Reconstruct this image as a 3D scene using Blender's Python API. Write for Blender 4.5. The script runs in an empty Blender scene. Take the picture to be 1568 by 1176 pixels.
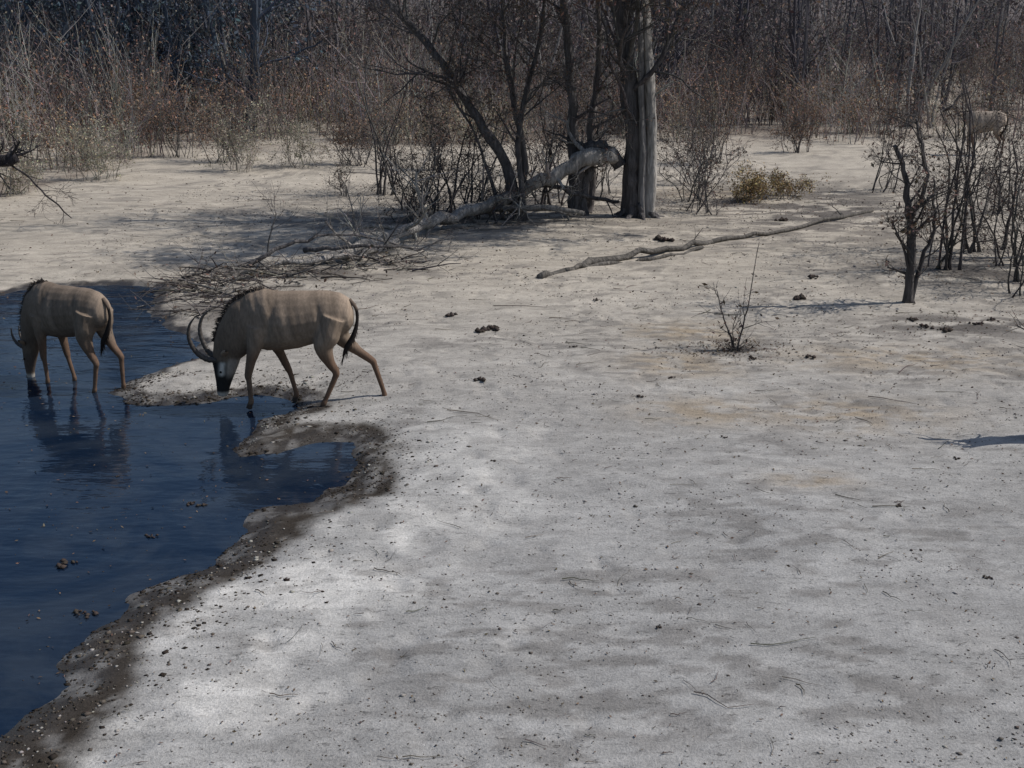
import bpy, math, random
import numpy as np
from mathutils import Vector, Matrix
rng=random.Random(7)
nr=np.random.RandomState(5)
scene=bpy.context.scene
COL=scene.collection
scene.view_settings.view_transform='Standard'
scene.view_settings.look='None'
scene.view_settings.exposure=0
# ------------------------------------------------------------------ noise
def vnoise(x,y,s=0.0):
    ix=np.floor(x);iy=np.floor(y);fx=x-ix;fy=y-iy
    fx=fx*fx*(3-2*fx);fy=fy*fy*(3-2*fy)
    def h(a,b):
        v=np.sin(a*127.1+b*311.7+s*74.7)*43758.5453
        return v-np.floor(v)
    a=h(ix,iy);b=h(ix+1,iy);c=h(ix,iy+1);d=h(ix+1,iy+1)
    return (a*(1-fx)+b*fx)*(1-fy)+(c*(1-fx)+d*fx)*fy
def fbm(x,y,s=0.0,o=4):
    # each octave is rotated so the lattice directions never line up
    t=0;a=.5;n=0;ca,sa=math.cos(.65),math.sin(.65)
    for i in range(o):
        t=t+a*vnoise(x+i*5.3,y+i*2.7,s+i*3.1);n+=a;a*=.5
        x,y=2*(ca*x-sa*y),2*(sa*x+ca*y)
    return t/n
def sstep(a,b,x):
    t=np.clip((x-a)/(b-a),0,1);return t*t*(3-2*t)
# ------------------------------------------------------------------ pond outline (metres)
POND=[(-26,18.9),(-12,18.2),(-8.76,18.38),(-8.39,19.10),(-7.43,19.32),(-6.20,19.16),(-6.10,18.38),(-5.92,17.51),(-5.43,16.44),(-4.61,15.48),(-4.37,14.68),(-4.73,13.99),(-4.99,13.55),(-4.95,13.00),(-4.72,12.56),(-4.40,12.44),(-3.82,12.59),(-3.57,12.84),(-3.10,12.89),(-2.67,12.79),(-2.59,12.44),(-2.88,12.06),(-2.91,11.53),(-3.05,11.06),(-2.89,10.84),(-2.54,10.96),(-2.24,11.26),(-1.80,11.22),(-1.60,10.68),(-1.62,10.02),(-2.0,9.62),(-2.36,9.35),(-2.47,9.14),(-2.35,8.80),(-2.41,8.48),(-2.84,8.06),(-2.99,7.79),(-2.97,7.48),(-3.21,7.14),(-3.25,6.83),(-3.10,6.54),(-3.28,6.05),(-3.6,5.2),(-4.5,4.0),(-8,2.6),(-26,2.4)]
def sdist(x,y):
    x=np.asarray(x,float);y=np.asarray(y,float)
    d=np.full(x.shape,1e9);ins=np.zeros(x.shape,bool)
    n=len(POND)
    for i in range(n):
        ax,ay=POND[i];bx,by=POND[(i+1)%n]
        ex=bx-ax;ey=by-ay
        t=np.clip(((x-ax)*ex+(y-ay)*ey)/(ex*ex+ey*ey),0,1)
        d=np.minimum(d,(x-ax-t*ex)**2+(y-ay-t*ey)**2)
        c=((ay>y)!=(by>y))&(x<(bx-ax)*(y-ay)/((by-ay) if by!=ay else 1e-9)+ax)
        ins^=c
    d=np.sqrt(d)
    return np.where(ins,-d,d)
def sd2(x,y):
    return sdist(x,y)+ (fbm(x*2.2,y*2.2,3.3,5)-.5)*.38
WL=-0.03
def height(x,y,d=None):
    x=np.asarray(x,float);y=np.asarray(y,float)
    if d is None:d=sd2(x,y)
    base=.03+.16*(fbm(x*.18,y*.18,1)-.3)+.06*(fbm(x*.7,y*.9,2)-.4)+.035*(fbm(x*2.3,y*2.9,4,5)-.5)+.014*(fbm(x*9,y*11,8,3)-.5)
    pit=sstep(.70,.84,vnoise(x*4.6+y*1.3,y*4.9-x*1.1,14))*sstep(.45,.58,fbm(x*.6,y*.6,15));base=base-.022*pit
    base=np.maximum(base,0.0)
    base=base+.055*np.maximum(y-54,0)*sstep(54,90,y)+.012*np.maximum(y-22,0)*sstep(-2,-14,x)*(y<200)
    k=sstep(0,1.3,d)
    lump=.06*(fbm(x*7,y*7,6,3)-.5)*sstep(0,.12,d)*(1-sstep(.4,1.4,d))
    out=WL+.012+.03*sstep(0,.25,d)+lump*1.0
    zo=out*(1-k)+base*k
    zo=np.where(d>.45,np.maximum(zo,WL+.012),zo)
    zi=WL-.012-.3*sstep(0,1.4,-d)
    w=sstep(-.06,.06,d)
    return zi*(1-w)+zo*w
def H(x,y):
    return float(height(np.array([x]),np.array([y]))[0])
def front(x):
    return np.interp(x,[-60,-22,-15,-13.4,-12.2,-4,0,10,19,24,60],[20,22,25,30,42,44,45,47,50,46,42])
# ------------------------------------------------------------------ materials
def newmat(name):
    m=bpy.data.materials.new(name);m.use_nodes=True
    nt=m.node_tree;b=nt.nodes['Principled BSDF']
    return m,nt,b
def N(nt,t,**k):
    n=nt.nodes.new(t)
    for a,v in k.items():
        setattr(n,a,v)
    return n
def noise(nt,vec,scale,detail=4,rough=.6):
    n=nt.nodes.new('ShaderNodeTexNoise');n.inputs['Scale'].default_value=scale
    n.inputs['Detail'].default_value=detail;n.inputs['Roughness'].default_value=rough
    nt.links.new(vec,n.inputs['Vector']);return n
def mapr(nt,src,a,b,c,d):
    n=nt.nodes.new('ShaderNodeMapRange')
    for i,v in zip(('From Min','From Max','To Min','To Max'),(a,b,c,d)):n.inputs[i].default_value=v
    nt.links.new(src,n.inputs['Value']);return n.outputs['Result']
def mul(nt,a,b):
    n=nt.nodes.new('ShaderNodeMix');n.data_type='RGBA';n.blend_type='MULTIPLY';n.inputs[0].default_value=1
    nt.links.new(a,n.inputs[6]);nt.links.new(b,n.inputs[7]);return n.outputs[2]
def flatmat(name):
    m,nt,b=newmat(name);nt.nodes.remove(b)
    d=N(nt,'ShaderNodeBsdfDiffuse');a=N(nt,'ShaderNodeAttribute',attribute_name='Col')
    nt.links.new(a.outputs['Color'],d.inputs['Color']);nt.links.new(d.outputs[0],nt.nodes['Material Output'].inputs['Surface'])
    return m
def attrmat(name,rough=.9,scales=((8,.75,1.25),),bump=(30,.3,.01),stretch=None,fresnel=.3):
    m,nt,b=newmat(name)
    a=N(nt,'ShaderNodeAttribute',attribute_name='Col')
    tc=N(nt,'ShaderNodeTexCoord');vec=tc.outputs['Object']
    if stretch:
        mp=N(nt,'ShaderNodeMapping');mp.inputs['Scale'].default_value=stretch
        nt.links.new(vec,mp.inputs['Vector']);vec=mp.outputs['Vector']
    c=a.outputs['Color']
    for s,lo,hi in scales:
        n=noise(nt,vec,s,3)
        c=mul(nt,c,mapr(nt,n.outputs['Fac'],.3,.7,lo,hi))
    nt.links.new(c,b.inputs['Base Color'])
    b.inputs['Roughness'].default_value=rough
    b.inputs['Specular IOR Level'].default_value=fresnel
    if bump:
        n=noise(nt,vec,bump[0],3);bp=N(nt,'ShaderNodeBump');bp.inputs['Strength'].default_value=bump[1];bp.inputs['Distance'].default_value=bump[2]
        nt.links.new(n.outputs['Fac'],bp.inputs['Height']);nt.links.new(bp.outputs['Normal'],b.inputs['Normal'])
    return m
M_bark=attrmat('bark',.92,((3,.7,1.3),(18,.5,1.4)),(16,1.0,.06),(1,1,.16))
M_twig=flatmat('twig')
M_leaf=flatmat('dry_leaf')
M_clod=flatmat('clod')
M_fur=attrmat('fur',.8,((5,.85,1.14),(45,.8,1.17)),(70,.4,.006),(1,1,.35),fresnel=.12)
M_horn=attrmat('horn',.5,((20,.8,1.2),),(40,.3,.005))
def groundmat():
    m,nt,b=newmat('sandy_ground')
    a=N(nt,'ShaderNodeAttribute',attribute_name='Col')
    tc=N(nt,'ShaderNodeTexCoord');v=tc.outputs['Object']
    mp=N(nt,'ShaderNodeMapping');mp.inputs['Scale'].default_value=(.6,1.3,1);mp.inputs['Rotation'].default_value=(0,0,.12);nt.links.new(v,mp.inputs['Vector']);vs=mp.outputs['Vector']
    c=a.outputs['Color']
    n2=noise(nt,vs,6,5,.72);c=mul(nt,c,mapr(nt,n2.outputs['Fac'],.3,.7,.80,1.15))
    n3=noise(nt,v,55,3,.75);c=mul(nt,c,mapr(nt,n3.outputs['Fac'],.3,.7,.74,1.17))
    n4=noise(nt,vs,17,4,.85);c=mul(nt,c,mapr(nt,n4.outputs['Fac'],.57,.66,1,.45))
    nt.links.new(c,b.inputs['Base Color'])
    b.inputs['Specular IOR Level'].default_value=.1
    wet=N(nt,'ShaderNodeAttribute',attribute_name='Wet')
    nt.links.new(mapr(nt,wet.outputs['Fac'],0,1,.95,.4),b.inputs['Roughness'])
    nt.links.new(mapr(nt,wet.outputs['Fac'],0,1,.1,.4),b.inputs['Specular IOR Level'])
    h=N(nt,'ShaderNodeMath',operation='ADD')
    h1=mapr(nt,n2.outputs['Fac'],0,1,0,1);h2=mapr(nt,n3.outputs['Fac'],0,1,0,.4)
    nt.links.new(h1,h.inputs[0]);nt.links.new(h2,h.inputs[1])
    bp=N(nt,'ShaderNodeBump');bp.inputs['Strength'].default_value=.7;bp.inputs['Distance'].default_value=.035
    nt.links.new(h.outputs[0],bp.inputs['Height']);nt.links.new(bp.outputs['Normal'],b.inputs['Normal'])
    return m
def watermat():
    m,nt,b=newmat('pond_water')
    tc=N(nt,'ShaderNodeTexCoord');v=tc.outputs['Object']
    mp=N(nt,'ShaderNodeMapping');mp.inputs['Scale'].default_value=(.8,2.0,1);mp.inputs['Rotation'].default_value=(0,0,.35);nt.links.new(v,mp.inputs['Vector'])
    n1=noise(nt,mp.outputs['Vector'],1.5,3,.5);n2=noise(nt,mp.outputs['Vector'],9,2,.5)
    h=N(nt,'ShaderNodeMath',operation='ADD')
    nt.links.new(mapr(nt,n1.outputs['Fac'],0,1,0,1),h.inputs[0]);nt.links.new(mapr(nt,n2.outputs['Fac'],0,1,0,.12),h.inputs[1])
    bp=N(nt,'ShaderNodeBump');bp.inputs['Strength'].default_value=.4;bp.inputs['Distance'].default_value=.05
    nt.links.new(h.outputs[0],bp.inputs['Height']);nt.links.new(bp.outputs['Normal'],b.inputs['Normal'])
    n3=noise(nt,v,.55,5,.62);n3.inputs['Distortion'].default_value=1.8
    mx=N(nt,'ShaderNodeMix');mx.data_type='RGBA'
    nt.links.new(mapr(nt,n3.outputs['Fac'],.42,.62,0,1),mx.inputs[0])
    mx.inputs[6].default_value=(.004,.011,.026,1);mx.inputs[7].default_value=(.018,.026,.040,1)
    nt.links.new(mx.outputs[2],b.inputs['Base Color'])
    b.inputs['Roughness'].default_value=.05
    b.inputs['IOR'].default_value=1.36
    return m
# ------------------------------------------------------------------ mesh accumulator
class Acc:
    def __init__(s):s.V=[];s.F=[];s.M=[];s.C=[]
    def tube(s,pts,rad,col,sides=5,mat=0,capr=True,ring=None):
        n=len(pts);b=len(s.V)
        prev=None
        for i in range(n):
            p=pts[i]
            t=(pts[min(i+1,n-1)]-pts[max(i-1,0)])
            if t.length<1e-9:t=Vector((0,0,1))
            t.normalize()
            if prev is None:
                a=Vector((1,0,0)) if abs(t.x)<.8 else Vector((0,1,0))
                u=(a-t*a.dot(t)).normalized()
            else:
                u=prev-t*prev.dot(t)
                u=u.normalized() if u.length>1e-6 else t.orthogonal().normalized()
            prev=u;w=t.cross(u)
            c=col(i/(n-1)) if callable(col) else col
            for k in range(sides):
                an=2*math.pi*k/sides;r=rad[i]
                if ring:r*=ring(an,i)
                s.V.append(p+u*(math.cos(an)*r)+w*(math.sin(an)*r));s.C.append(c)
        for i in range(n-1):
            for k in range(sides):
                k2=(k+1)%sides
                s.F.append((b+i*sides+k,b+i*sides+k2,b+(i+1)*sides+k2,b+(i+1)*sides+k));s.M.append(mat)
        if capr:
            s.F.append(tuple(b+k for k in reversed(range(sides))));s.M.append(mat)
            s.F.append(tuple(b+(n-1)*sides+k for k in range(sides)));s.M.append(mat)
    def leaf(s,p,size,col,mat=1,flat=0):
        a=Vector((rng.gauss(0,1),rng.gauss(0,1),rng.gauss(0,1)*(1-flat))).normalized()
        q=Vector((rng.gauss(0,1),rng.gauss(0,1),rng.gauss(0,1)*(1-flat)));q=(q-a*q.dot(a)).normalized()
        b=len(s.V);w=size*rng.uniform(.35,.6)
        s.V+= [p-a*size*.5,p+q*w*.5+a*size*.05,p+a*size*.5,p-q*w*.5]
        s.C+=[col]*4;s.F.append((b,b+1,b+2,b+3));s.M.append(mat)
    def mesh(s,name,mats,smooth=True):
        me=bpy.data.meshes.new(name)
        me.from_pydata([tuple(v) for v in s.V],[],s.F)
        for m in mats:me.materials.append(m)
        me.polygons.foreach_set('material_index',s.M)
        me.polygons.foreach_set('use_smooth',[smooth]*len(s.F))
        at=me.color_attributes.new('Col','FLOAT_COLOR','POINT')
        at.data.foreach_set('color',np.array([(c[0],c[1],c[2],1) for c in s.C],dtype=np.float32).ravel())
        me.update();return me
def obj(name,me,loc=(0,0,0),parent=None,rot=0,sc=1):
    o=bpy.data.objects.new(name,me);COL.objects.link(o)
    o.location=loc;o.rotation_euler=(0,0,rot);o.scale=(sc,)*3 if not isinstance(sc,tuple) else sc
    if parent:o.parent=parent
    return o
def jit(c,a=.2):
    f=1+rng.uniform(-a,a);return tuple(x*f*(1+rng.uniform(-a*.3,a*.3)) for x in c)
def rv():
    return Vector((rng.gauss(0,1),rng.gauss(0,1),rng.gauss(0,1)))
LEAFB=(.12,.085,.068)
def grow(A,p,d,L,r,depth,col,up=.1,wig=.22,sp=(3,5),leaf=0,lcol=LEAFB,lsize=.07,minr=.004):
    n=max(3,min(8,int(L/.22)));pts=[p.copy()];rad=[r];dd=d.normalized()
    for i in range(n):
        dd=(dd+rv()*wig*.5+Vector((0,0,up*.5))).normalized()
        p=p+dd*(L/n);pts.append(p.copy());rad.append(max(minr*.6,r*(1-.6*(i+1)/n)))
    A.tube(pts,rad,jit(col,.15),7 if r>.06 else (4 if r>.012 else 3),0,capr=False)
    if leaf>0 and depth<=1:
        for q in pts[1:]:
            k=int(leaf)+(1 if rng.random()<leaf-int(leaf) else 0)
            for _ in range(k):
                A.leaf(q+rv()*.07,lsize*rng.uniform(.6,1.4),jit(lcol,.4))
    if depth>0:
        for _ in range(rng.randint(*sp)):
            t=rng.uniform(.25,1);i=min(n-1,int(t*n));f=t*n-i
            q=pts[i].lerp(pts[i+1],f);rr=rad[i]*rng.uniform(.4,.65)
            ax=(pts[i+1]-pts[i]).normalized();s=rv();s=(s-ax*s.dot(ax)).normalized()
            nd=(ax*rng.uniform(.5,1)+s*rng.uniform(.5,1)).normalized()
            grow(A,q,nd,L*rng.uniform(.4,.75),max(rr,minr),depth-1,col,up,wig,sp,leaf,lcol,lsize,minr)
def stem(A,pl,r0,r1,col,side=3,Ls=(.8,1.8),depth=2,leaf=0,sides=9,wob=.03,lcol=LEAFB,start=.3,ring=True,lsize=.07,sub=5,fl=1.0,sp=(3,5)):
    P=[Vector(q) for q in pl];pts=[]
    for i in range(len(P)-1):
        p0=P[max(i-1,0)];p1=P[i];p2=P[i+1];p3=P[min(i+2,len(P)-1)]
        for k in range(sub):
            t=k/sub
            q=.5*((2*p1)+(p2-p0)*t+(2*p0-5*p1+4*p2-p3)*t*t+(3*p1-p0-3*p2+p3)*t**3)
            pts.append(q+rv()*wob*(.5 if (i or k) else 0))
    pts.append(P[-1]);n=len(pts)
    rad=[(r0+(r1-r0)*(i/(n-1))**.8)*(1+rng.uniform(-.1,.1)) for i in range(n)]
    rad[0]*=1.35*fl
    ph=rng.uniform(0,6)
    A.tube(pts,rad,col,sides,0,ring=(lambda an,i:1+.14*math.sin(an*3+ph+i*.25)+.07*math.sin(an*5+i*.7)) if ring else None)
    for _ in range(side):
        t=rng.uniform(start,1);i=min(n-2,int(t*(n-1)));q=pts[i]
        ax=(pts[i+1]-pts[i]).normalized();s=rv();s=(s-ax*s.dot(ax)).normalized()
        nd=(ax*.6+s*rng.uniform(.6,1.2)).normalized()
        grow(A,q,nd,rng.uniform(*Ls),max(.008,rad[i]*rng.uniform(.25,.5)),depth,col,.1,.3,sp,leaf,lcol,lsize)
    return pts
# ------------------------------------------------------------------ ground
def geom(a,b,n):return a*(b/a)**(np.arange(1,n+1)/n)
xs=np.concatenate([-geom(34,600,22)[::-1],np.arange(-34,-9,.35),np.arange(-9,9,.05),np.arange(9,34.1,.3),geom(34.3,600,22)])
ys=np.concatenate([np.linspace(-60,2,14)[:-1],np.arange(2,5,.2),np.arange(5,16.5,.04),np.arange(16.5,32,.1),np.arange(32,62,.45),geom(62,900,45)])
GX,GY=np.meshgrid(xs,ys);x=GX.ravel();y=GY.ravel()
D=sd2(x,y);Z=height(x,y,D)
nx,ny=len(xs),len(ys)
idx=np.arange(nx*ny).reshape(ny,nx)
F=np.stack([idx[:-1,:-1].ravel(),idx[:-1,1:].ravel(),idx[1:,1:].ravel(),idx[1:,:-1].ravel()],1)
me=bpy.data.meshes.new('ground')
me.vertices.add(nx*ny);me.vertices.foreach_set('co',np.stack([x,y,Z],1).astype(np.float32).ravel())
me.loops.add(F.size);me.loops.foreach_set('vertex_index',F.ravel().astype(np.int32))
me.polygons.add(len(F));me.polygons.foreach_set('loop_start',np.arange(0,F.size,4).astype(np.int32))
me.polygons.foreach_set('loop_total',np.full(len(F),4,np.int32))
me.update(calc_edges=True);me.validate()
me.polygons.foreach_set('use_smooth',np.ones(len(me.polygons),bool))
def lerp(a,b,t):return a*(1-t[:,None])+np.array(b)[None,:]*t[:,None]
c=np.tile(np.array([.305,.298,.29]),(len(x),1))
far=sstep(8,22,y);c=lerp(c,(.42,.375,.315),far)
m=fbm(x*.45+.3*y,y*.9,11);c*= (0.88+.24*m)[:,None]
m=fbm(x*1.6+.3*y,y*5.1-.4*x,12,6);c*= (0.78+.44*m)[:,None]
# ochre patches
oc=np.zeros(len(x))
for px,py,rx,ry in [(2.3,12.0,.9,.5),(3.8,12.0,1.2,.6),(2.2,13.9,.8,.7),(2.6,15.5,.9,.8),(5.4,14.2,1.8,.7),(5.6,31,2.4,1.2),(2.9,9.9,.4,.25)]:
    oc=np.maximum(oc,np.exp(-(((x-px)/rx)**2+((y-py)/ry)**2)))
oc*=.25+.75*sstep(.35,.6,fbm(x*4.6,y*7.6,21,5));c=lerp(c,(.29,.225,.15),np.clip(oc*.75,0,1))
# salt-pale band next to the shore
pb=sstep(.35,.75,D)*(1-sstep(1.1,2.4,D))*sstep(13,9,y)*(.3+.7*sstep(.38,.58,fbm(x*3,y*3,23,5)));c=lerp(c,(.60,.58,.55),pb*.75)
# trampled darker crumbs
cr=sstep(.51,.60,fbm(x*3.4,y*8.2,31,6))*(.3+.7*sstep(.4,.6,fbm(x*.5,y*.8,32,3)));c=lerp(c,(.13,.12,.112),cr*.5)
# litter near the shrubs
lit=np.zeros(len(x))
for px,py,rx,ry in [(6.9,16,2.1,.8),(9,20,3,2.5),(5.6,29,2,1.5),(-1.5,26,5.5,2.4),(1,29,6,3),(-4,20.2,2.5,.9),(8,28,5,6),(-4.5,17.5,1.2,1.4),(3.1,14.6,.5,.3)]:
    lit=np.maximum(lit,np.exp(-(((x-px)/rx)**2+((y-py)/ry)**2)))
lit*=sstep(.38,.56,fbm(x*1.8,y*3.6,41,6));c=lerp(c,(.09,.08,.075),np.clip(lit*.9,0,1))
fr=front(x)
th=sstep(-4,5,y-fr)*(.25+.75*sstep(.42,.6,fbm(x*.35,y*.35,51)));c=lerp(c,(.18,.145,.12),th*.85)
c=lerp(c,(.14,.12,.115),sstep(90,140,y))
# wet mud
wb=.24+.72*fbm(x*1.1,y*1.1,61,2)*sstep(14,11,y)+.04
wet=(1-sstep(wb*.6,wb,D));spk=sstep(.30,.52,fbm(x*8,y*8,62,4))
c=lerp(c,(.038,.031,.025),wet*(.6+.4*spk))
at=me.color_attributes.new('Col','FLOAT_COLOR','POINT')
at.data.foreach_set('color',np.concatenate([c,np.ones((len(x),1))],1).astype(np.float32).ravel())
aw=me.attributes.new('Wet','FLOAT','POINT');aw.data.foreach_set('value',(wet*sstep(.5,.1,D)).astype(np.float32))
me.materials.append(groundmat());obj('ground',me)
# ------------------------------------------------------------------ water
wm=bpy.data.meshes.new('pond_water')
wm.from_pydata([(-26,2.2,WL),(-1.1,2.2,WL),(-1.1,19.8,WL),(-26,19.8,WL)],[],[(0,1,2,3)])
wm.materials.append(watermat());obj('pond_water',wm)
# ------------------------------------------------------------------ shoreline + scattered clods
def lump(A,p,s,col,mat=0,flat=.6):
    b=len(A.V)
    an=rng.uniform(0,6.28);ca,sa=math.cos(an),math.sin(an);ex=rng.uniform(.7,1.5)
    for q in ((1,0,0),(-1,0,0),(0,1,0),(0,-1,0),(0,0,1),(0,0,-1)):
        k=s*rng.uniform(.7,1.25);X,Y=q[0]*k*ex,q[1]*k
        A.V.append(Vector((p[0]+X*ca-Y*sa,p[1]+X*sa+Y*ca,p[2]+q[2]*k*flat)));A.C.append(jit(col,.2))
    for f in ((0,2,4),(2,1,4),(1,3,4),(3,0,4),(2,0,5),(1,2,5),(3,1,5),(0,3,5)):
        A.F.append(tuple(b+i for i in f));A.M.append(mat)
A=Acc()
X=nr.uniform(-6.5,-.4,60000);Y=nr.uniform(5.4,13.8,60000);DD=sd2(X,Y)
dens=np.where(DD>-.02,np.exp(-np.maximum(DD-.25,0)/.3),np.where(DD>-.3,.025,0))*(.12+.88*sstep(.36,.6,fbm(X*1.5,Y*1.5,63,4)))
keep=nr.rand(len(X))<dens*.7
X=X[keep];Y=Y[keep];DD=DD[keep];ZZ=height(X,Y)
for i in range(len(X)):
    q=rng.random();wd=DD[i]
    if wd<.1:q*=.6
    col=(.035,.029,.024) if q<.62 else ((.10,.085,.07) if q<.87 else (.28,.265,.24))
    s=rng.uniform(.005,.016)*(2.1 if rng.random()<.10 else 1)
    lump(A,(X[i],Y[i],max(ZZ[i],WL-.005)+s*.05),s,col,flat=.4)
# crumbs of floating scum on the water
X=nr.uniform(-7,-2.5,700);Y=nr.uniform(6,14,700);DD=sd2(X,Y);kp=(DD<-.1)&(nr.rand(700)<.15+.85*sstep(.55,.65,fbm(X*1.2,Y*2,93,4)))
for a_,b_ in zip(X[kp],Y[kp]):
    s=rng.uniform(.003,.011);lump(A,(a_,b_,WL+.001),s,(.06,.05,.045),flat=.3)
obj('shoreline_mud_clods',A.mesh('shoreline_mud_clods',[M_clod],True))
A=Acc()
X=nr.uniform(-9,10,42000);Y=5.2+28*nr.rand(42000)**1.4;DD=sd2(X,Y);keep=(DD>.3)&(nr.rand(42000)<(.10+.9*sstep(.48,.64,fbm(X*.9,Y*1.5,71,5))))&(abs(X)<Y*.52+.5)
X=X[keep];Y=Y[keep];ZZ=height(X,Y)
for i in range(len(X)):
    s=rng.uniform(.003,.008)*(1+Y[i]/22)*(2.0 if rng.random()<.04 else 1)
    lump(A,(X[i],Y[i],ZZ[i]+s*.2),s,(.10,.085,.075) if rng.random()<.6 else (.27,.25,.235))
obj('ground_crumbs',A.mesh('ground_crumbs',[M_clod],True))
A=Acc()
for (px,py,s) in [(6.4,26.01,.13),(3.24,23.39,.14),(5.38,19.26,.1),(4.77,17.75,.1),(-.96,16.64,.07),(-.42,15.55,.12),(-.3,15.6,.1),(-.42,13.13,.06),(1.53,12.44,.045),(4.01,14.23,.06),(6.09,16.24,.07),(6.15,15.85,.08),(6.42,15.66,.08),(7.33,16.24,.1),(7.0,16.0,.06),(.87,14.61,.05),(3.56,9.28,.03),(1.09,7.17,.02),(3.81,7.93,.025),(-3.75,8.38,.05),(-2.96,9.58,.04),(-3.05,9.62,.03),(-3.31,7.53,.05),(-3.25,7.5,.04),(3.21,14.14,.05),(-3.2,8.9,.03),(-4.0,10.3,.02),(1.4,17.6,.05),(2.0,13.2,.03),(-.2,10.4,.025),(2.3,11.1,.025),(4.6,10.6,.03)]:
    z=max(H(px,py),WL)
    for k in range(rng.randint(5,13)):
        lump(A,(px+rng.gauss(0,s*.7),py+rng.gauss(0,s*.6),z+s*rng.uniform(.1,.4)),s*rng.uniform(.2,.65),(.055,.045,.04),flat=.8)
obj('dung_clods',A.mesh('dung_clods',[M_clod],True))
# twigs + leaf litter
A=Acc()
def twig(px,py,L,an,r=.006,col=(.10,.085,.07),zo=.008,wig=.28):
    n=rng.randint(3,7);pts=[];a=an
    q=[]
    for i in range(n+1):
        q.append((px,py));a+=rng.gauss(0,wig);px+=math.cos(a)*L/n;py+=math.sin(a)*L/n
    hz=height(np.array([t[0] for t in q]),np.array([t[1] for t in q]))
    pts=[Vector((t[0],t[1],max(h_,WL)+zo+rng.uniform(0,.012))) for t,h_ in zip(q,hz)]
    A.tube(pts,[r*(1-.7*i/n) for i in range(n+1)],jit(col,.4),4,capr=False)
    if rng.random()<.25 and L>.2:
        p=pts[rng.randint(1,n-1)];s=rng.choice((-1,1))*rng.uniform(.4,1.1);e=p+Vector((math.cos(an+s)*L*rng.uniform(.12,.4),math.sin(an+s)*L*.3,.02));A.tube([p,e],[r*.6,r*.3],col,3,capr=False)
for i in range(1000):
    py=5.3+24*rng.random()**1.2;px=rng.uniform(-.55,.55)*py*1.0
    if sdist(np.array([px]),np.array([py]))[0]<.35:continue
    L=.02+.17*rng.random()**3.2
    twig(px,py,L*(1+py/14),rng.gauss(0,.9),rng.uniform(.0012,.0035)*(1+py/18))
for (px,py,L,an) in [(-.75,12.0,.75,.12),(-.95,11.6,.5,.3),(.75,14.9,.4,-.5),(.95,14.6,.3,-.3),(-.3,17.2,.9,-.1),(.4,7.9,.3,.4),(3.3,9.25,.35,0),(1.2,6.3,.45,-.25),(1.7,6.9,.5,-.3),(2.9,7.7,.2,-1.3),(-1.6,6.3,.2,-.3),(5.0,13.6,.6,.5),(-.8,7.4,.15,0),(4.3,12.6,.6,.15),(1.9,6.4,.15,-.9)]:
    twig(px,py,L,an,.004*(1+py/25))
for i in range(9500):
    if rng.random()<.5:
        cx,cy,sx,sy=rng.choice([(6.9,16,1.5,.6),(9,20,2.5,2),(5.6,29,2,1.5),(-1,27,4,2),(-4,20.2,1.6,.7),(8,27,4,5),(3.1,14.6,.5,.3),(4.5,13.5,3,2.5)])
        px=rng.gauss(cx,sx);py=rng.gauss(cy,sy)
    else:
        py=5.3+30*rng.random();px=rng.uniform(-.5,.55)*py
    A.leaf(Vector((px,py,0)),.035*rng.uniform(.4,1.5)*(.45+py/28),jit((.11,.08,.06),.4),1,.75)
LV=np.array([tuple(v) for v in A.V]);hz=height(LV[:,0],LV[:,1])
for fi,f in enumerate(A.F):
    if A.M[fi]==1:
        for k in f:A.V[k].z+=max(hz[k],WL)+.010
obj('twig_and_leaf_litter',A.mesh('twig_and_leaf_litter',[M_twig,M_leaf],False))
# ------------------------------------------------------------------ main trees
A=Acc()
DK=(.085,.078,.078);PALE=(.29,.27,.25)
stem(A,[(-.12,0,-.1),(-.14,0,.9),(-.14,0,1.7),(-.3,0,3.2),(-.55,.05,5.0),(-.7,.1,7.5),(-.6,.1,9)],.27,.13,DK,14,(1.6,3.2),3,.4,16,.03,start=.4)
stem(A,[(-.42,0,1.2),(-.8,-.05,1.62),(-1.2,-.05,1.62),(-1.45,0,1.15),(-1.52,.05,.5),(-1.5,.05,-.05)],.15,.17,DK,1,(.5,1),1,0,10,.03)
stem(A,[(-.6,.05,4.8),(-1.3,0,5.6),(-2.2,-.1,6.4),(-3,-.2,7.4)],.13,.05,DK,12,(1.4,2.6),3,.5,8)
stem(A,[(-.65,.1,6.0),(.2,-1.2,6.9),(1.4,-2.0,7.3),(2.8,-2.4,7.6)],.13,.05,DK,15,(1.4,2.6),3,1.8,8,start=.2,lsize=.1)  # this and next two: unseen leafy limbs, added to shade the ground
stem(A,[(-.65,.1,6.2),(.6,-.4,7.0),(2.2,-.9,7.5),(4.0,-1.2,7.8)],.13,.05,DK,15,(1.4,2.6),3,1.8,8,start=.2,lsize=.1)
stem(A,[(-.65,.1,5.9),(-1.2,-1.6,6.5),(-1.4,-3,6.8),(-1.6,-4.2,7.0)],.11,.05,DK,15,(1.2,2.2),3,1.6,8,start=.25,lsize=.1)
stem(A,[(-.45,.05,4.6),(.3,-.2,5.8),(1.3,-.3,6.9),(2.2,-.3,7.8)],.12,.05,DK,9,(1.2,2.4),3,.8,8)
stem(A,[(-.3,.0,3.3),(-.75,-.3,3.8),(-1.0,-.4,4.6)],.05,.02,DK,5,(.6,1.2),2,.4,6)
stem(A,[(.24,-.12,-.1),(.28,-.1,1.2),(.2,-.08,2.8),(.08,-.05,4.2),(-.02,-.05,5.3)],.17,.09,PALE,2,(.4,.9),1,0,12,.02,start=.5)
stem(A,[(.08,-.24,-.1),(.06,-.2,1.5),(-.04,-.18,3.0),(-.1,-.15,4.6)],.11,.06,(.17,.16,.155),1,(.4,.9),1,0,10,.02)
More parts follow.
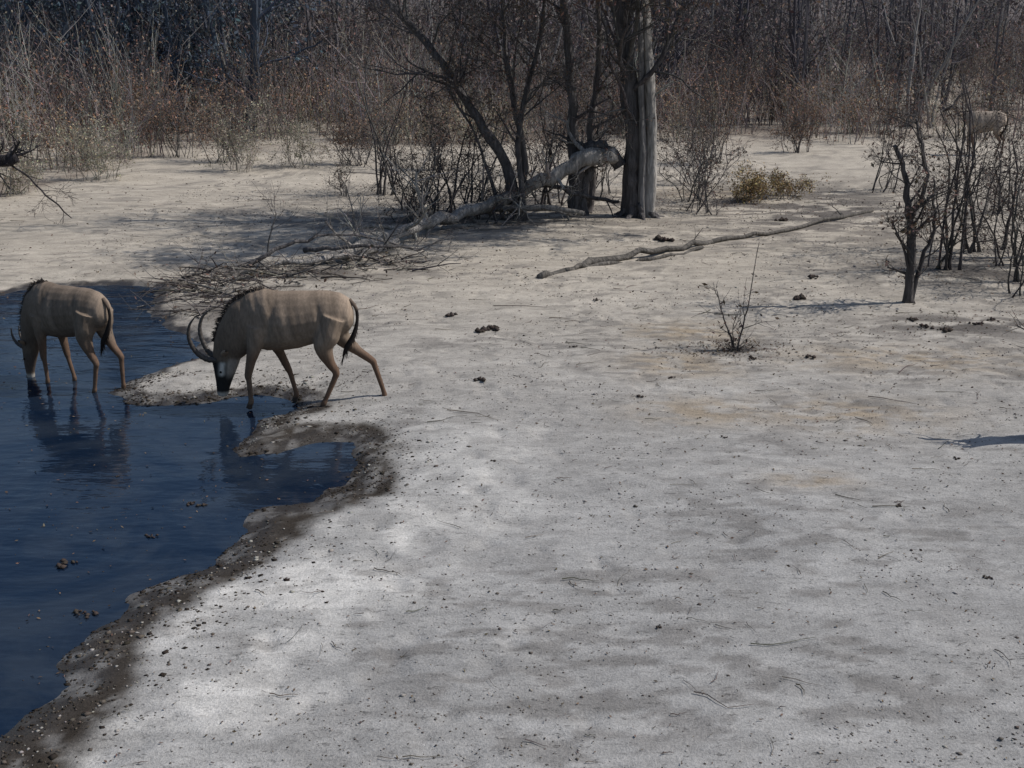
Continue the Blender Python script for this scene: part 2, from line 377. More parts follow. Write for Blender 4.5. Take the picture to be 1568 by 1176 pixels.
for a in range(9):
    an=a*.7;stem(A,[(math.cos(an)*.22,math.sin(an)*.22,.3),(math.cos(an)*.4,math.sin(an)*.38,.08),(math.cos(an)*.75,math.sin(an)*.65,-.08)],.1,.04,DK,0,sides=7,fl=.8)
obj('old_split_trunk_tree',A.mesh('old_tree',[M_bark,M_leaf]),(3.04,26.7,H(3.04,26.7)))
A=Acc()
stem(A,[(0,0,-.1),(-.08,0,1.2),(-.2,0,2.9),(-.38,0,4.6),(-.5,0,6)],.17,.07,DK,10,(.8,1.8),3,.4,10)
stem(A,[(.25,.2,-.1),(.38,.25,.9),(.3,.2,2.0),(.45,.2,3.4),(.4,.1,5)],.14,.05,(.12,.105,.1),8,(.8,1.6),3,.4,9)
stem(A,[(.1,-.1,-.1),(.15,-.1,.7),(.3,-.1,1.1)],.16,.12,DK,1,(.3,.6),1,0,9)
obj('bare_thorn_tree',A.mesh('thorn_tree',[M_bark,M_leaf]),(1.6,26.9,H(1.6,26.9)))
A=Acc()
stem(A,[(0,0,-.1),(-.24,0,1.3),(-.9,0,2.3),(-1.6,.1,3.4),(-2.25,.1,4.2),(-3.2,.2,5.2),(-4,.2,6)],.15,.05,DK,26,(1.0,2.4),3,.3,9)
stem(A,[(.08,.1,-.1),(.16,.1,1.5),(-.1,.1,2.8),(-.3,.2,4.2),(-.4,.2,6)],.1,.04,DK,18,(.8,1.9),3,.3,8)
stem(A,[(.2,-.1,-.1),(.05,-.1,2.2),(.5,0,4),(.7,0,6)],.08,.03,DK,14,(.8,1.6),3,.3,8)
stem(A,[(-.3,.1,-.1),(-.7,.1,1.2),(-1.1,.1,2.2),(-1.6,0,3.0)],.06,.02,DK,10,(.6,1.4),3,.3,7)
stem(A,[(.6,0,5.6),(.9,-1.4,6.0),(1.1,-2.6,6.3),(1.2,-3.8,6.4)],.06,.03,DK,14,(1.0,2.0),3,1.5,7,start=.3,lsize=.1)  # unseen leafy limb above view, added to carry the ground shadow further left
obj('bare_thorn_tree',A.mesh('thorn_tree',[M_bark,M_leaf]),(.12,26.0,H(.12,26.0)))
def bush(name,x,y,n,h,spread,r=.03,leaf=.4,lcol=LEAFB,col=DK,depth=2,lsize=.06,sides=5):
    A=Acc()
    for i in range(n):
        an=rng.uniform(0,6.28);s=rng.uniform(.1,1)*spread;hh=h*rng.uniform(.4,1.1)
        ex=(math.cos(an)*s,math.sin(an)*s*.7)
        b0=(rng.gauss(0,.2*spread),rng.gauss(0,.2*spread),-.06)
        stem(A,[b0,(b0[0]+ex[0]*.3+rng.gauss(0,.08),b0[1]+ex[1]*.3,hh*.35),(b0[0]+ex[0]*.6+rng.gauss(0,.12),ex[1]*.6,hh*.7),(b0[0]+ex[0],ex[1],hh)],r*rng.uniform(.5,1.1),r*.25,jit(col,.2),rng.randint(3,7),(h*.15,h*.42),depth,leaf,sides,.025,lcol,.2,False,lsize,4,sp=(2,4))
    return obj(name,A.mesh(name,[M_bark,M_leaf]),(x,y,H(x,y)))
bush('bare_shrub',-1.2,26.8,12,2.4,1.6,.04,.4)
bush('bare_shrub',-2.3,27.6,14,2.0,1.5,.03,.4)
bush('bare_shrub',-.6,25.9,12,1.3,1.4,.025,.3)
bush('bare_shrub',-2.4,25.6,10,1.0,1.3,.018,.3)
bush('bare_shrub',.9,28.5,8,3.2,1.3,.045,.4)
bush('bare_shrub',-3.4,30.5,9,3.6,1.2,.04,.4)
bush('bare_shrub',4.6,27.4,9,1.7,1.2,.022,.25)
bush('bare_shrub',4.9,29.5,9,2.4,1.2,.025,.4)
bush('bare_shrub',5.35,32.9,9,1.9,1.0,.02,.6)
bush('bare_shrub',2.2,30.5,10,2.6,1.6,.03,.4)
bush('low_yellow_shrub',6.3,29.4,18,.8,1.2,.010,.7,(.30,.22,.11),(.16,.13,.10))
bush('low_yellow_shrub',7.4,30.0,14,.6,1.2,.010,.7,(.26,.19,.10),(.16,.13,.10))
bush('bare_shrub',-4.58,30.1,6,1.1,.4,.015,.2)
bush('pale_shrub',-8.6,35.3,16,1.9,1.3,.016,.7,(.28,.255,.19),(.28,.26,.22))
bush('pale_shrub',-7.0,36.5,14,1.5,1.3,.016,.7,(.25,.22,.17),(.26,.24,.2))
bush('pale_shrub',-12.4,33,16,1.7,1.7,.016,.7,(.31,.285,.21),(.28,.26,.22))
bush('pale_shrub',-13.6,30,14,1.4,1.5,.016,.7,(.30,.275,.21),(.28,.26,.22))
LR=(.19,.125,.09)
bush('dry_shrub',-11.8,39.1,16,2.2,1.2,.02,.9,LR)
bush('dry_shrub',-9.6,38,16,2.6,1.6,.02,.9,LR)
bush('dry_shrub',-5.3,37.5,16,1.9,1.4,.02,.9,LR)
bush('dry_shrub',-2.6,36.5,14,2.4,1.4,.02,.8,LR)
bush('dry_shrub',1.2,36,16,2.6,1.8,.025,.7,LR)
bush('dry_shrub',6.8,38,16,2.2,1.6,.02,.8,LR)
bush('dry_shrub',10.85,42.5,14,1.8,1.3,.02,.9,LR)
# right hand gnarled shrub
A=Acc();GD=(.07,.062,.06)
stem(A,[(0,0,-.05),(-.05,0,.8),(-.16,0,1.45),(-.27,0,2.0),(-.5,0,2.5)],.085,.03,GD,14,(.3,.8),2,.3,8,.04,start=.08)
stem(A,[(-.14,0,1.35),(.08,0,1.8),(-.05,0,2.4),(-.2,0,2.9)],.05,.02,GD,9,(.3,.8),2,.3,7,.03)
stem(A,[(.03,0,-.05),(.16,.05,.7),(.3,.05,1.3),(.2,.1,2.0)],.05,.015,GD,9,(.3,.7),2,.3,7,.03,start=.1)
stem(A,[(0,0,.3),(-.2,-.05,.9),(-.42,-.05,1.3)],.03,.01,GD,6,(.2,.5),2,.3,5,.02)
obj('gnarled_shrub',A.mesh('gnarled_shrub',[M_bark,M_leaf]),(6.45,17.42,H(6.45,17.42)))
bush('bare_shrub',8.1,20.2,7,3.2,.9,.035,.3,col=GD)
bush('bare_shrub',9.4,22.3,8,3.4,1.3,.04,.3,col=GD)
bush('bare_shrub',9.6,20.6,9,3.0,1.2,.035,.3,col=GD)
bush('bare_shrub',10.6,21.6,7,3.8,1.1,.05,.3,col=GD)
bush('bare_shrub',8.7,18.3,8,1.9,1.0,.02,.3,col=GD)
bush('bare_shrub',9.3,19.2,6,2.6,.9,.03,.3,col=GD)
bush('bare_shrub',11.9,27.2,5,2.2,1.3,.03,.3)
bush('bare_shrub',10.5,31,6,2.0,1.2,.03,.3)
# sapling
A=Acc()
stem(A,[(0,0,-.03),(-.1,0,.25),(-.2,0,.5),(-.3,0,.85)],.018,.006,GD,4,(.15,.35),1,.2,5,.01,start=.2,ring=False)
stem(A,[(.02,0,-.03),(.1,0,.4),(.16,.02,.75),(.24,.02,1.5)],.016,.004,GD,5,(.15,.4),1,.2,5,.01,start=.15,ring=False)
stem(A,[(0,0,-.03),(-.05,-.03,.3),(.02,-.05,.6)],.01,.003,GD,3,(.1,.3),1,.3,4,.01,ring=False)
for _ in range(26):
    a=rng.uniform(0,6.28);grow(A,Vector((rng.gauss(0,.05),rng.gauss(0,.05),0)),Vector((math.cos(a),math.sin(a)*.6,rng.uniform(.1,.7))),rng.uniform(.12,.4),.005,1,GD,.0,.3,(1,3),.25,minr=.002)
obj('bare_sapling',A.mesh('bare_sapling',[M_bark,M_leaf]),(3.08,14.61,H(3.08,14.61)))
# dead tree standing just left of view with a broken branch reaching in
A=Acc()
stem(A,[(0,0,-.1),(-.1,0,1),(-.2,0,2.5),(-.5,0,4.5)],.22,.12,GD,5,(1,2),2,0)
stem(A,[(-.15,0,1.3),(.4,-.3,1.35),(1.0,-.5,1.6),(1.6,-.6,1.5),(2.2,-.6,1.55)],.2,.13,(.025,.022,.026),10,(.3,.9),2,0,sides=8,start=.3,wob=.08)
stem(A,[(1.4,-.5,1.6),(2.2,-.6,1.3),(2.8,-.7,.7),(3.3,-.7,.2)],.035,.012,(.04,.035,.037),6,(.3,.8),2,0,sides=5)
obj('dead_tree',A.mesh('dead_tree',[M_bark,M_leaf]),(-13.3,25.6,H(-13.3,25.6)))
# stump right of view (its shadow enters the picture)
A=Acc()
stem(A,[(0,0,-.1),(.05,0,.4),(0,0,1.0)],.16,.12,GD,0)
stem(A,[(0,0,.6),(-.1,.1,.95),(-.35,.15,1.25)],.07,.02,GD,4,(.2,.4),1)
stem(A,[(0,0,.7),(.1,-.1,1.3)],.06,.02,GD,3,(.2,.4),1)
obj('dead_stump',A.mesh('dead_stump',[M_bark,M_leaf]),(5.9,11.2,H(5.9,11.2)))
def log(name,pl,r0,r1,col,side=4,Ls=(.5,1.2),sides=9,depth=1,wob=.04):
    A=Acc();pl=[(a,b,H(a,b)+c) for a,b,c in pl]
    stem(A,pl,r0,r1,col,side,Ls,depth,0,sides,wob,start=.1,fl=.8)
    return obj(name,A.mesh(name,[M_bark,M_leaf]))
LG=(.27,.25,.232)
log('fallen_trunk',[(2.4,26.5,1.45),(1.7,26.4,1.35),(.9,26.2,.98),(-.2,25.9,.55),(-1.1,25.2,.3),(-2.0,24.0,.2),(-2.7,22.4,.14),(-3.3,21.1,.1)],.19,.10,LG,16,(.5,1.5),11,2,.07)
log('fallen_branch',[(-2.4,22.6,.1),(-3.0,21.3,.1),(-3.9,20.6,.1),(-4.8,20.3,.05)],.085,.035,LG,9,(.5,1.3),8,2,.07)
log('fallen_branch',[(-1.2,26.2,.1),(.3,25.7,.35),(1.7,25.9,.15)],.09,.06,(.2,.185,.17),8,(.6,1.4),8,2)
log('fallen_branch',[(-.6,26.7,.3),(.6,26.5,.75),(1.6,26.6,.5),(2.6,26.9,.3)],.07,.04,DK,8,(.5,1.2),8,2)
log('fallen_branch',[(-4.0,20.9,.25),(-3.2,20.7,.35),(-2.3,20.9,.3),(-1.8,21.5,.15)],.05,.02,DK,8,(.5,1.2),7,2)
log('fallen_branch',[(-4.9,20.0,.1),(-4.3,20.6,.4),(-3.3,21.2,.5),(-2.2,21.6,.2)],.045,.015,DK,8,(.5,1.4),7,2)
log('long_fallen_branch',[(.5,19.4,.02),(1.4,20.55,.04),(2.8,21.57,.06),(4.35,22.93,.05),(6.07,24.38,.03),(9,27.42,.03)],.075,.04,(.10,.09,.08),5,(.3,.6),7,1,.07)
log('long_fallen_branch',[(1.0,20.0,.02),(1.9,20.7,.03),(2.9,21.3,.03),(3.9,22.2,.03)],.055,.03,(.10,.09,.08),4,(.2,.4),7,1,.06)
A=Acc()
for i in range(230):
    t=rng.random();px=-5.7+rng.gauss(0,.35)+t*.9+(1.6*rng.random() if rng.random()<.4 else 0);py=16.8+3.2*(1-t)+rng.gauss(0,.25)
    if rng.random()<.45:px=rng.uniform(-5.6,-1.8);py=20.0+rng.gauss(0,.5)+(px+4)*.35
    a=rng.gauss(0,.8);grow(A,Vector((px,py,max(H(px,py),WL)+.02)),Vector((math.cos(a)*rng.choice((-1,1)),math.sin(a)*.6,rng.uniform(-.05,.3))),rng.uniform(.2,1.0),rng.uniform(.006,.022),1,rng.choice([DK,(.06,.05,.045),(.17,.15,.13)]),-.05,.2,(1,3),.15)
obj('brush_debris_pile',A.mesh('brush_debris_pile',[M_bark,M_leaf]))
# ------------------------------------------------------------------ thicket (instanced)
def shrubmesh(name,h,n,leafn,lcol,col,depth=1,r=.016,spread=.9,lsize=.11):
    A=Acc()
    for i in range(n):
        a=rng.uniform(0,6.28);s=abs(rng.gauss(0,.3));p=Vector((rng.gauss(0,spread*.6),rng.gauss(0,spread*.6),-.1))
        hh=h*rng.uniform(.45,1.05)
        grow(A,p,Vector((math.cos(a)*s,math.sin(a)*s,1)),hh,r*rng.uniform(.6,1.5),depth,jit(col,.3),.12,.12,(2,5),leafn,lcol,lsize,.008)
    return A.mesh(name,[M_twig,M_leaf],False)
GR=(.22,.195,.18)
SH=[shrubmesh('shrub_a',3.2,16,.9,(.21,.12,.085),GR),shrubmesh('shrub_b',2.6,16,.9,(.22,.14,.10),GR),
    shrubmesh('shrub_c',3.9,14,.35,(.20,.145,.12),(.31,.29,.27)),shrubmesh('shrub_d',2.2,16,1.0,(.24,.15,.10),GR),
    shrubmesh('shrub_e',1.5,16,.9,(.31,.25,.175),(.34,.31,.26)),shrubmesh('shrub_f',3.4,14,.5,(.18,.13,.11),(.17,.155,.15)),
    shrubmesh('shrub_g',3.8,12,.3,(.16,.12,.11),(.08,.073,.075))]
thick=bpy.data.objects.new('dry_shrub_thicket',None);COL.objects.link(thick)
cnt=0;spots=[]
NI=4700
X=nr.uniform(-50,54,NI);Y=20+90*nr.rand(NI)**1.1
ff=front(X);nn=fbm(X*.16,Y*.16,91,3)
for i in range(NI):
    x0,y0=X[i],Y[i]
    if y0<ff[i]+rng.gauss(0,1.2):continue
    if abs(x0)>y0*.49+3:continue
    dn=.97 if x0<-2 else .68
    if nn[i]<.45:dn*=.3
    if 17<x0<31 and 50<y0<75:dn*=.35
    if rng.random()>dn:continue
    m=rng.choice(SH)
    if y0<ff[i]+2:m=rng.choice([SH[3],SH[4],SH[1]])
    spots.append((x0,y0,m))
sz=height(np.array([s[0] for s in spots]),np.array([s[1] for s in spots]))
for (x0,y0,m),z in zip(spots,sz):
    obj('shrub_%04d'%cnt,m,(x0,y0,z),thick,rng.uniform(0,6.28),rng.uniform(.7,1.2));cnt+=1
def treemesh(name,h,r,col,leaf,lcol,side=8,ls=.2):
    A=Acc()
    base=Vector((0,0,-.2));lean=Vector((rng.gauss(0,.08),rng.gauss(0,.08),1))
    for j in range(rng.choice((1,2,2))):
        d=lean+Vector((rng.gauss(0,.15),rng.gauss(0,.15),0))
        pl=[tuple(base+Vector((d.x*h*t+rng.gauss(0,.12)*(t>0),d.y*h*t,h*t))) for t in (0,.25,.5,.75,1)]
        stem(A,pl,r,r*.3,col,side,(h*.18,h*.38),2,leaf,6,.05,lcol,.2,False,ls,3,sp=(2,4))
    return A.mesh(name,[M_twig,M_leaf],False)
BL=(.06,.075,.10)  # bluish bark tone, distance haze put into the colour
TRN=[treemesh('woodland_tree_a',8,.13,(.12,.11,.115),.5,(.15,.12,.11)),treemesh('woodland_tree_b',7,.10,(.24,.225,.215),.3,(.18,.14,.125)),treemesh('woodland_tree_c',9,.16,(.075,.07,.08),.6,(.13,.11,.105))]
TRF=[treemesh('haze_tinted_tree_a',9,.17,BL,1.3,(.085,.105,.13)),treemesh('haze_tinted_tree_b',10,.2,BL,1.5,(.07,.095,.12)),treemesh('haze_tinted_tree_c',8,.15,(.08,.09,.115),1.2,(.10,.115,.135))]  # air haze is painted into these bluish bark and leaf colours
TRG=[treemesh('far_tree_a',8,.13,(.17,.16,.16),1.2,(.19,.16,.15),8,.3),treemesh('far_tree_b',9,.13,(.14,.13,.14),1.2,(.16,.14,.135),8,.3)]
wood=bpy.data.objects.new('bare_woodland',None);COL.objects.link(wood)
farw=bpy.data.objects.new('distant_treeline',None);COL.objects.link(farw)
pts=[]
for i in range(170):
    y0=rng.uniform(50,110);x0=rng.uniform(-.5,.5)*y0
    if y0<front(x0)+4:continue
    pts.append((wood,rng.choice(TRN),x0,y0))
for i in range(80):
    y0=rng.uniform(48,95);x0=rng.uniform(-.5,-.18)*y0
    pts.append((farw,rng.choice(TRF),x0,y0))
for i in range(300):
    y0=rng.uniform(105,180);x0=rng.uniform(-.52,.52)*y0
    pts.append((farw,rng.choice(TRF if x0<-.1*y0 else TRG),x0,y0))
pz=height(np.array([p[2] for p in pts]),np.array([p[3] for p in pts]))
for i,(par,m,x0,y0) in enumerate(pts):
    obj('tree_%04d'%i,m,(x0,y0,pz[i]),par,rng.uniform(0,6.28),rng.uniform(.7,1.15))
# ------------------------------------------------------------------ antelopes
def loft(A,secs,sides=20):
    b=len(A.V)
    for (x,z,an,a,w) in secs:
        u=Vector((math.sin(math.radians(an)),0,math.cos(math.radians(an))))
        for k in range(sides):
            t=2*math.pi*k/sides
            cw=math.cos(t);sw=math.sin(t)
            ww=w*(1-.18*max(0,cw))
            A.V.append(Vector((x,0,z))+u*(a*cw)+Vector((0,1,0))*(ww*sw));A.C.append((1,1,1))
    n=len(secs)
    for i in range(n-1):
        for k in range(sides):
            k2=(k+1)%sides
            A.F.append((b+i*sides+k,b+(i+1)*sides+k,b+(i+1)*sides+k2,b+i*sides+k2));A.M.append(0)
    A.F.append(tuple(b+k for k in range(sides)));A.M.append(0)
    A.F.append(tuple(b+(n-1)*sides+k for k in reversed(range(sides))));A.M.append(0)
def smoothpath(P,R,sub=5):
    pts=[];rad=[]
    for i in range(len(P)-1):
        p0=P[max(i-1,0)];p1=P[i];p2=P[i+1];p3=P[min(i+2,len(P)-1)]
        for k in range(sub):
            t=k/sub;pts.append(.5*((2*p1)+(p2-p0)*t+(2*p0-5*p1+4*p2-p3)*t*t+(3*p1-p0-3*p2+p3)*t**3))
            rad.append(R[i]+(R[i+1]-R[i])*t)
    pts.append(P[-1]);rad.append(R[-1]);return pts,rad
def antelope(name,legs,neck,head,tail,horns,loc,yaw,sc,fur,dark,mode='adult'):
    young=mode=='young';up=mode=='up'
    par=bpy.data.objects.new(name,None);COL.objects.link(par)
    A=Acc()
    trunk=[(.745,1.10,0,.09,.07),(.70,1.13,0,.19,.14),(.60,1.125,0,.26,.19),(.45,1.115,0,.295,.225),(.28,1.09,0,.315,.24),(.1,1.06,0,.34,.27),(-.1,1.045,0,.355,.275),(-.28,1.06,0,.37,.245),(-.42,1.05,-8,.345,.195)]
    loft(A,trunk+neck+head)
    for L in legs:
        P=[Vector(p[:3]) for p in L];R=[p[3] for p in L]
        pts,rad=smoothpath(P,R,4);A.tube(pts,rad,(1,1,1),12)
    me=A.mesh(name+'_raw',[M_fur])
    o=bpy.data.objects.new('tmp',me);COL.objects.link(o)
    md=o.modifiers.new('r','REMESH');md.mode='VOXEL';md.voxel_size=.012;md.use_smooth_shade=True
    ms=o.modifiers.new('s','SMOOTH');ms.factor=.5;ms.iterations=5
    dg=bpy.context.evaluated_depsgraph_get();ev=o.evaluated_get(dg)
    bm=bpy.data.meshes.new_from_object(ev,depsgraph=dg)
    bpy.data.objects.remove(o)
    bm.name=name+'_body'
    n=len(bm.vertices);co=np.zeros(n*3);bm.vertices.foreach_get('co',co);co=co.reshape(-1,3)
    x,y,z=co[:,0],co[:,1],co[:,2]
    nrm=np.zeros(n*3);bm.vertices.foreach_get('normal',nrm);nrm=nrm.reshape(-1,3)
    body=sstep(.72,.85,z)*(x>-.6)
    rib=.0022*np.sin(x*55+z*9+2*fbm(x*2,z*2,3))*sstep(-.3,-.1,x)*sstep(.3,.1,x)*sstep(.8,.95,z)*sstep(1.35,1.15,z)
    folds=.026*(fbm(x*12+5*z,z*2.4,5,4)-.5)*sstep(.05,-.3,x)
    ms_=.03*(fbm(x*3.2+9,z*3.2,7,2)-.5)
    groove=-.014*np.exp(-((x-.37-(1.1-z)*.12)/.035)**2)*sstep(.8,.95,z)*sstep(1.38,1.2,z)-.02*np.exp(-((x+.20+(1.1-z)*.25)/.04)**2)*sstep(.8,.9,z)*sstep(1.36,1.2,z)-.012*np.exp(-((x-.62)/.04)**2)*sstep(.8,.9,z)*sstep(1.25,1.1,z)
    co=co+nrm*((rib+folds+ms_+groove)*body)[:,None]
    bm.vertices.foreach_set('co',co.ravel())
    c=np.tile(np.array(fur),(n,1))
    c*= (.80+.40*fbm(x*3,z*3,9,3))[:,None]
    st=fbm(x*15+z*3,z*1.6,19,3);c*=(1+.9*(st-.5)*body)[:,None]
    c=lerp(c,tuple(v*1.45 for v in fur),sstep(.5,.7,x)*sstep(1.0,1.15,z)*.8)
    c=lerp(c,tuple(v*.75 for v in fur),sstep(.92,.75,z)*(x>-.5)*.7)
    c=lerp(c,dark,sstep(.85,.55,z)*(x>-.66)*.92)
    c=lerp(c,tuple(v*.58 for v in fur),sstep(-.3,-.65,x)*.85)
    c=lerp(c,(.05,.04,.035),sstep(.07,.05,z)*(x>-.62))
    if not up:
        hx=np.array([h[0] for h in head]);hz=np.array([h[1] for h in head])
        hd=(x<-.6)
        z0=hz[-1];fr_=(z-z0)/(hz[0]-z0)
        if young:
            c=lerp(c,(.085,.065,.055),hd*sstep(.95,.7,fr_)*sstep(.2,.3,fr_))
            c=lerp(c,(.4,.37,.33),hd*sstep(.24,.14,fr_)*.9)
        else:
            c=lerp(c,(.022,.02,.02),hd*sstep(.98,.85,fr_)*sstep(.08,.16,fr_))
            c=lerp(c,(.45,.42,.38),hd*sstep(.16,.06,fr_)*.9)
            xc=np.interp(-z,-hz,hx)
            patch=hd*np.exp(-((x-xc+.02)/.035)**2)*sstep(.5,.62,fr_)*sstep(.95,.85,fr_)
            c=lerp(c,(.6,.57,.52),np.clip(patch*1.1,0,1))
            c=lerp(c,(.42,.37,.32),hd*sstep(.02,.06,x-xc)*sstep(.4,.7,fr_)*sstep(1.05,.9,fr_)*.7)
    else:
        c=lerp(c,(.03,.025,.022),sstep(-.95,-1.02,x))
    if 'Col' in bm.attributes:bm.attributes.remove(bm.attributes['Col'])
    at=bm.color_attributes.new('Col','FLOAT_COLOR','POINT')
    at.data.foreach_set('color',np.concatenate([c,np.ones((n,1))],1).astype(np.float32).ravel())
    bm.materials.clear();bm.materials.append(M_fur)
    bm.polygons.foreach_set('use_smooth',np.ones(len(bm.polygons),bool))
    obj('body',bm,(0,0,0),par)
    A=Acc();P=[Vector(t) for t in tail];pts,rad=smoothpath(P,[.028,.02,.018,.03,.035,.006][:len(P)],4)
    A.tube(pts,rad,lambda t:(.12,.09,.07) if t<.25 else (.02,.017,.016),8)
    for _ in range(60):
        q=pts[rng.randint(len(pts)//2,len(pts)-2)];A.tube([q,q+Vector((rng.gauss(-.02,.02),rng.gauss(0,.02),-.13))],[.006,.001],(.018,.015,.015),3,capr=False)
    obj('tail',A.mesh('tail',[M_fur]),(0,0,0),par)
    A=Acc();crest=[]
    for (x,z,an,a,w) in [trunk[-2],trunk[-1]]+neck:
        u=Vector((math.sin(math.radians(an)),0,math.cos(math.radians(an))));crest.append(Vector((x,0,z))+u*a)
    cp,_=smoothpath(crest,[0]*len(crest),12)
    for i,q in enumerate(cp[:-1]):
        tt=(cp[i+1]-q).normalized();nn_=Vector((tt.z,0,-tt.x))
        if nn_.z<0 and not up and abs(nn_.z)>.3:nn_=-nn_
        if nn_.x>0 and abs(nn_.z)<=.3:nn_=-nn_
        if up and nn_.x<0:nn_=-nn_
        clump=.45+1.1*vnoise(np.array([i*.35]),np.array([.5]),3)[0]
        for k in range(9):
            L=rng.uniform(.03,.055)*clump*(1.4 if rng.random()<.12 else 1);s=q+Vector((rng.gauss(0,.012),rng.gauss(0,.014),rng.gauss(0,.012)))-nn_*.02
            A.tube([s,s+nn_*L*.6,s+(nn_+tt*.35+Vector((0,rng.gauss(0,.3),0)))*L],[.007,.006,.001],lambda t:tuple(v*.55 for v in fur) if t<.5 else (.04,.032,.028),3,capr=False)
    obj('mane',A.mesh('mane',[M_fur]),(0,0,0),par)
    hx0,hz0=head[0][0],head[0][1]
    A=Acc()
    for sy in (-1,1):
        b=Vector((hx0-.03,sy*.07,hz0+.02));tip=b+(Vector((.10,sy*.17,.12)) if not up else Vector((.05,sy*.15,.2)))
        pts,rad=smoothpath([b,b.lerp(tip,.4)+Vector((0,0,.012)),b.lerp(tip,.8),tip],[.02,.04,.028,.004],4)
        A.tube(pts,rad,lambda t:(.26,.20,.15) if t<.8 else (.05,.04,.03),8,ring=lambda an,i:(.45+.55*abs(math.cos(an))))
    obj('ears',A.mesh('ears',[M_fur]),(0,0,0),par)
    A=Acc()
    for h in horns:
        pts,rad=smoothpath([Vector(p) for p in h],([.037,.034,.030,.024,.016,.004] if len(h)>4 else [.025,.022,.015,.004])[:len(h)],10)
        rad=[r*(1+.1*math.sin(i*1.9)) if i<len(rad)*.75 else r for i,r in enumerate(rad)]
        A.tube(pts,rad,(.055,.047,.042),10)
    if horns:obj('horns',A.mesh('horns',[M_horn]),(0,0,0),par)
    A=Acc()
    ex,ez,ean,ea,ew=head[2]
    for sy in (-1,1):
        c0=Vector((ex-.03,sy*(ew*.93),ez+.02));A.tube([c0+Vector((0,0,-.014)),c0+Vector((0,sy*.006,-.006)),c0+Vector((0,sy*.006,.006)),c0+Vector((0,0,.014))],[.003,.014,.014,.003],(.01,.008,.006),8)
        mx,mz=head[-2][0],head[-2][1]
        c0=Vector((mx-.03,sy*.03,mz));A.tube([c0,c0+Vector((-.02,0,.01))],[.01,.006],(.01,.01,.01),6)
    obj('eyes_and_nostrils',A.mesh('eyes',[M_horn]),(0,0,0),par)
    par.location=loc;par.rotation_euler=(0,0,yaw);par.scale=(sc,)*3
    return par
legsA=[[(-.36,-.12,1.0,.13),(-.40,-.145,.80,.095),(-.46,-.14,.60,.06),(-.51,-.13,.41,.044),(-.505,-.13,.36,.036),(-.50,-.12,.14,.029),(-.50,-.12,.09,.036),(-.52,-.12,.035,.034),(-.53,-.12,0,.042)],
 [(-.33,.12,1.0,.13),(-.26,.145,.80,.09),(-.17,.15,.60,.055),(-.09,.15,.41,.042),(-.07,.15,.36,.034),(-.02,.15,.14,.028),(-.01,.15,.09,.035),(-.03,.15,.035,.033),(-.04,.15,0,.042)],
 [(.52,-.10,1.12,.17),(.45,-.13,.92,.16),(.40,-.14,.76,.115),(.46,-.14,.58,.063),(.53,-.14,.46,.045),(.51,-.14,.38,.036),(.40,-.15,.14,.029),(.375,-.15,.09,.036),(.35,-.15,.035,.033),(.335,-.15,0,.042)],
 [(.54,.10,1.12,.17),(.54,.12,.94,.15),(.58,.14,.80,.105),(.76,.14,.64,.057),(.92,.14,.52,.045),(.95,.14,.46,.037),(1.04,.14,.16,.029),(1.055,.14,.10,.035),(1.06,.14,.045,.032),(1.05,.14,0,.04)]]
neckA=[(-.56,.985,-25,.30,.16),(-.66,.84,-50,.245,.135),(-.73,.72,-66,.205,.115)]
headA=[(-.78,.61,-80,.165,.10),(-.80,.52,-86,.155,.092),(-.815,.42,-88,.128,.08),(-.835,.32,-88,.10,.064),(-.85,.23,-88,.08,.057),(-.86,.16,-88,.072,.057),(-.865,.12,-88,.055,.045)]
hornA=[[(-.89,-.04,.58),(-1.00,-.07,.60),(-1.11,-.10,.70),(-1.17,-.12,.86),(-1.15,-.13,1.02),(-1.06,-.14,1.14)],
       [(-.89,.04,.58),(-.99,.08,.62),(-1.07,.11,.74),(-1.11,.13,.90),(-1.07,.14,1.05),(-.97,.15,1.15)]]
tailA=[(.70,0,1.30),(.775,0,1.20),(.785,0,1.05),(.74,-.02,.88),(.66,-.03,.74),(.60,-.03,.62)]
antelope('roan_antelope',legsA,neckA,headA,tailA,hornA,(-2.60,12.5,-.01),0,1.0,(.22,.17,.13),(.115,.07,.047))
legsB=[[(-.36,-.12,1.0,.125),(-.36,-.135,.80,.085),(-.36,-.13,.60,.055),(-.38,-.12,.41,.042),(-.37,-.12,.36,.032),(-.36,-.12,.14,.026),(-.36,-.12,.09,.032),(-.37,-.12,.035,.03),(-.38,-.12,-.04,.038)],
 [(-.33,.12,1.0,.125),(-.30,.135,.80,.085),(-.25,.13,.60,.055),(-.20,.12,.41,.042),(-.19,.12,.36,.032),(-.13,.12,.14,.026),(-.12,.12,.09,.032),(-.13,.12,.035,.03),(-.14,.12,-.04,.038)],
 [(.52,-.10,1.12,.165),(.47,-.13,.92,.15),(.45,-.14,.76,.10),(.52,-.14,.58,.055),(.60,-.14,.46,.041),(.585,-.14,.38,.033),(.53,-.14,.14,.027),(.52,-.14,.09,.033),(.50,-.14,.035,.031),(.49,-.14,-.04,.038)],
 [(.54,.10,1.12,.165),(.53,.12,.94,.145),(.53,.14,.80,.10),(.64,.14,.62,.053),(.76,.14,.50,.041),(.76,.14,.44,.034),(.75,.14,.16,.027),(.75,.14,.10,.033),(.74,.14,.045,.03),(.73,.14,-.04,.036)]]
neckB=[(-.56,.97,-28,.27,.145),(-.66,.80,-54,.21,.12),(-.715,.64,-72,.165,.10)]
headB=[(-.745,.50,-84,.145,.09),(-.765,.40,-88,.13,.082),(-.79,.30,-92,.11,.07),(-.81,.20,-95,.09,.058),(-.82,.11,-97,.07,.05),(-.82,.05,-97,.064,.048),(-.82,.0,-97,.05,.04)]
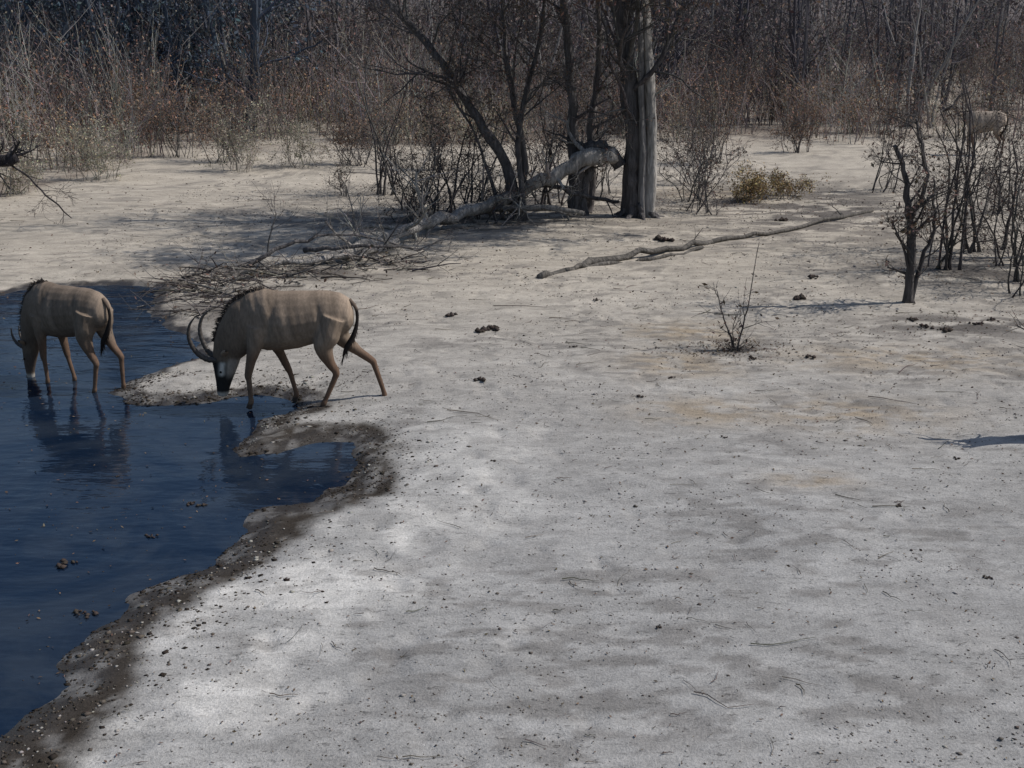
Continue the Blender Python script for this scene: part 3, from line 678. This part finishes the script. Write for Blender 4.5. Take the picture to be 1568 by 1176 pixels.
hornB=[[(-.85,-.035,.47),(-.94,-.05,.52),(-1.0,-.06,.62),(-1.0,-.065,.74)],[(-.85,.035,.47),(-.94,.05,.52),(-1.0,.06,.62),(-1.0,.065,.74)]]
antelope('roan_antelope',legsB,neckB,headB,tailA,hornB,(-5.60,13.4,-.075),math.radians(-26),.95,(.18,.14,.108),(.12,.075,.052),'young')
neckC=[(-.56,1.14,-30,.27,.15),(-.68,1.28,-48,.2,.12),(-.80,1.44,-50,.16,.1)]
headC=[(-.88,1.54,-20,.13,.09),(-.95,1.54,15,.12,.085),(-1.03,1.50,22,.10,.07),(-1.12,1.46,22,.08,.055),(-1.20,1.42,22,.065,.05),(-1.25,1.40,22,.05,.045)]
hornC=[[(-.9,-.04,1.64),(-.86,-.06,1.76),(-.76,-.09,1.9),(-.62,-.1,1.98),(-.5,-.11,1.98)],[(-.9,.04,1.64),(-.86,.06,1.76),(-.76,.09,1.9),(-.62,.1,1.98),(-.5,.11,1.98)]]
antelope('roan_antelope',legsB,neckC,headC,tailA,hornC,(17.2,41.2,H(17.2,41.2)),math.radians(-12),1.12,(.30,.245,.20),(.13,.08,.055),'up')
# ------------------------------------------------------------------ light, world, camera
sd=Vector((-1,-.13,-1.12)).normalized()
sun=bpy.data.lights.new('sun','SUN');sun.energy=4.1;sun.angle=math.radians(.5);sun.color=(1,.96,.90)
so=bpy.data.objects.new('sun',sun);COL.objects.link(so);so.rotation_euler=sd.to_track_quat('-Z','Y').to_euler();so.location=(20,5,30)
w=bpy.data.worlds.new('World');scene.world=w;w.use_nodes=True;nt=w.node_tree
sk=nt.nodes.new('ShaderNodeTexSky');sk.sky_type='NISHITA';sk.sun_disc=False
sk.sun_elevation=math.asin(-sd.z);sk.sun_rotation=math.atan2(-sd.x,-sd.y)
sk.air_density=1.0;sk.dust_density=1.0
bg=nt.nodes['Background'];nt.links.new(sk.outputs['Color'],bg.inputs['Color']);bg.inputs['Strength'].default_value=.10
cam=bpy.data.cameras.new('camera');co=bpy.data.objects.new('camera',cam);COL.objects.link(co)
co.location=(0,0,4.2);co.rotation_euler=(math.radians(90-17.5),0,0)
cam.sensor_width=36;cam.lens=36*1681/1568;cam.clip_end=3000;cam.clip_start=.1
scene.camera=co
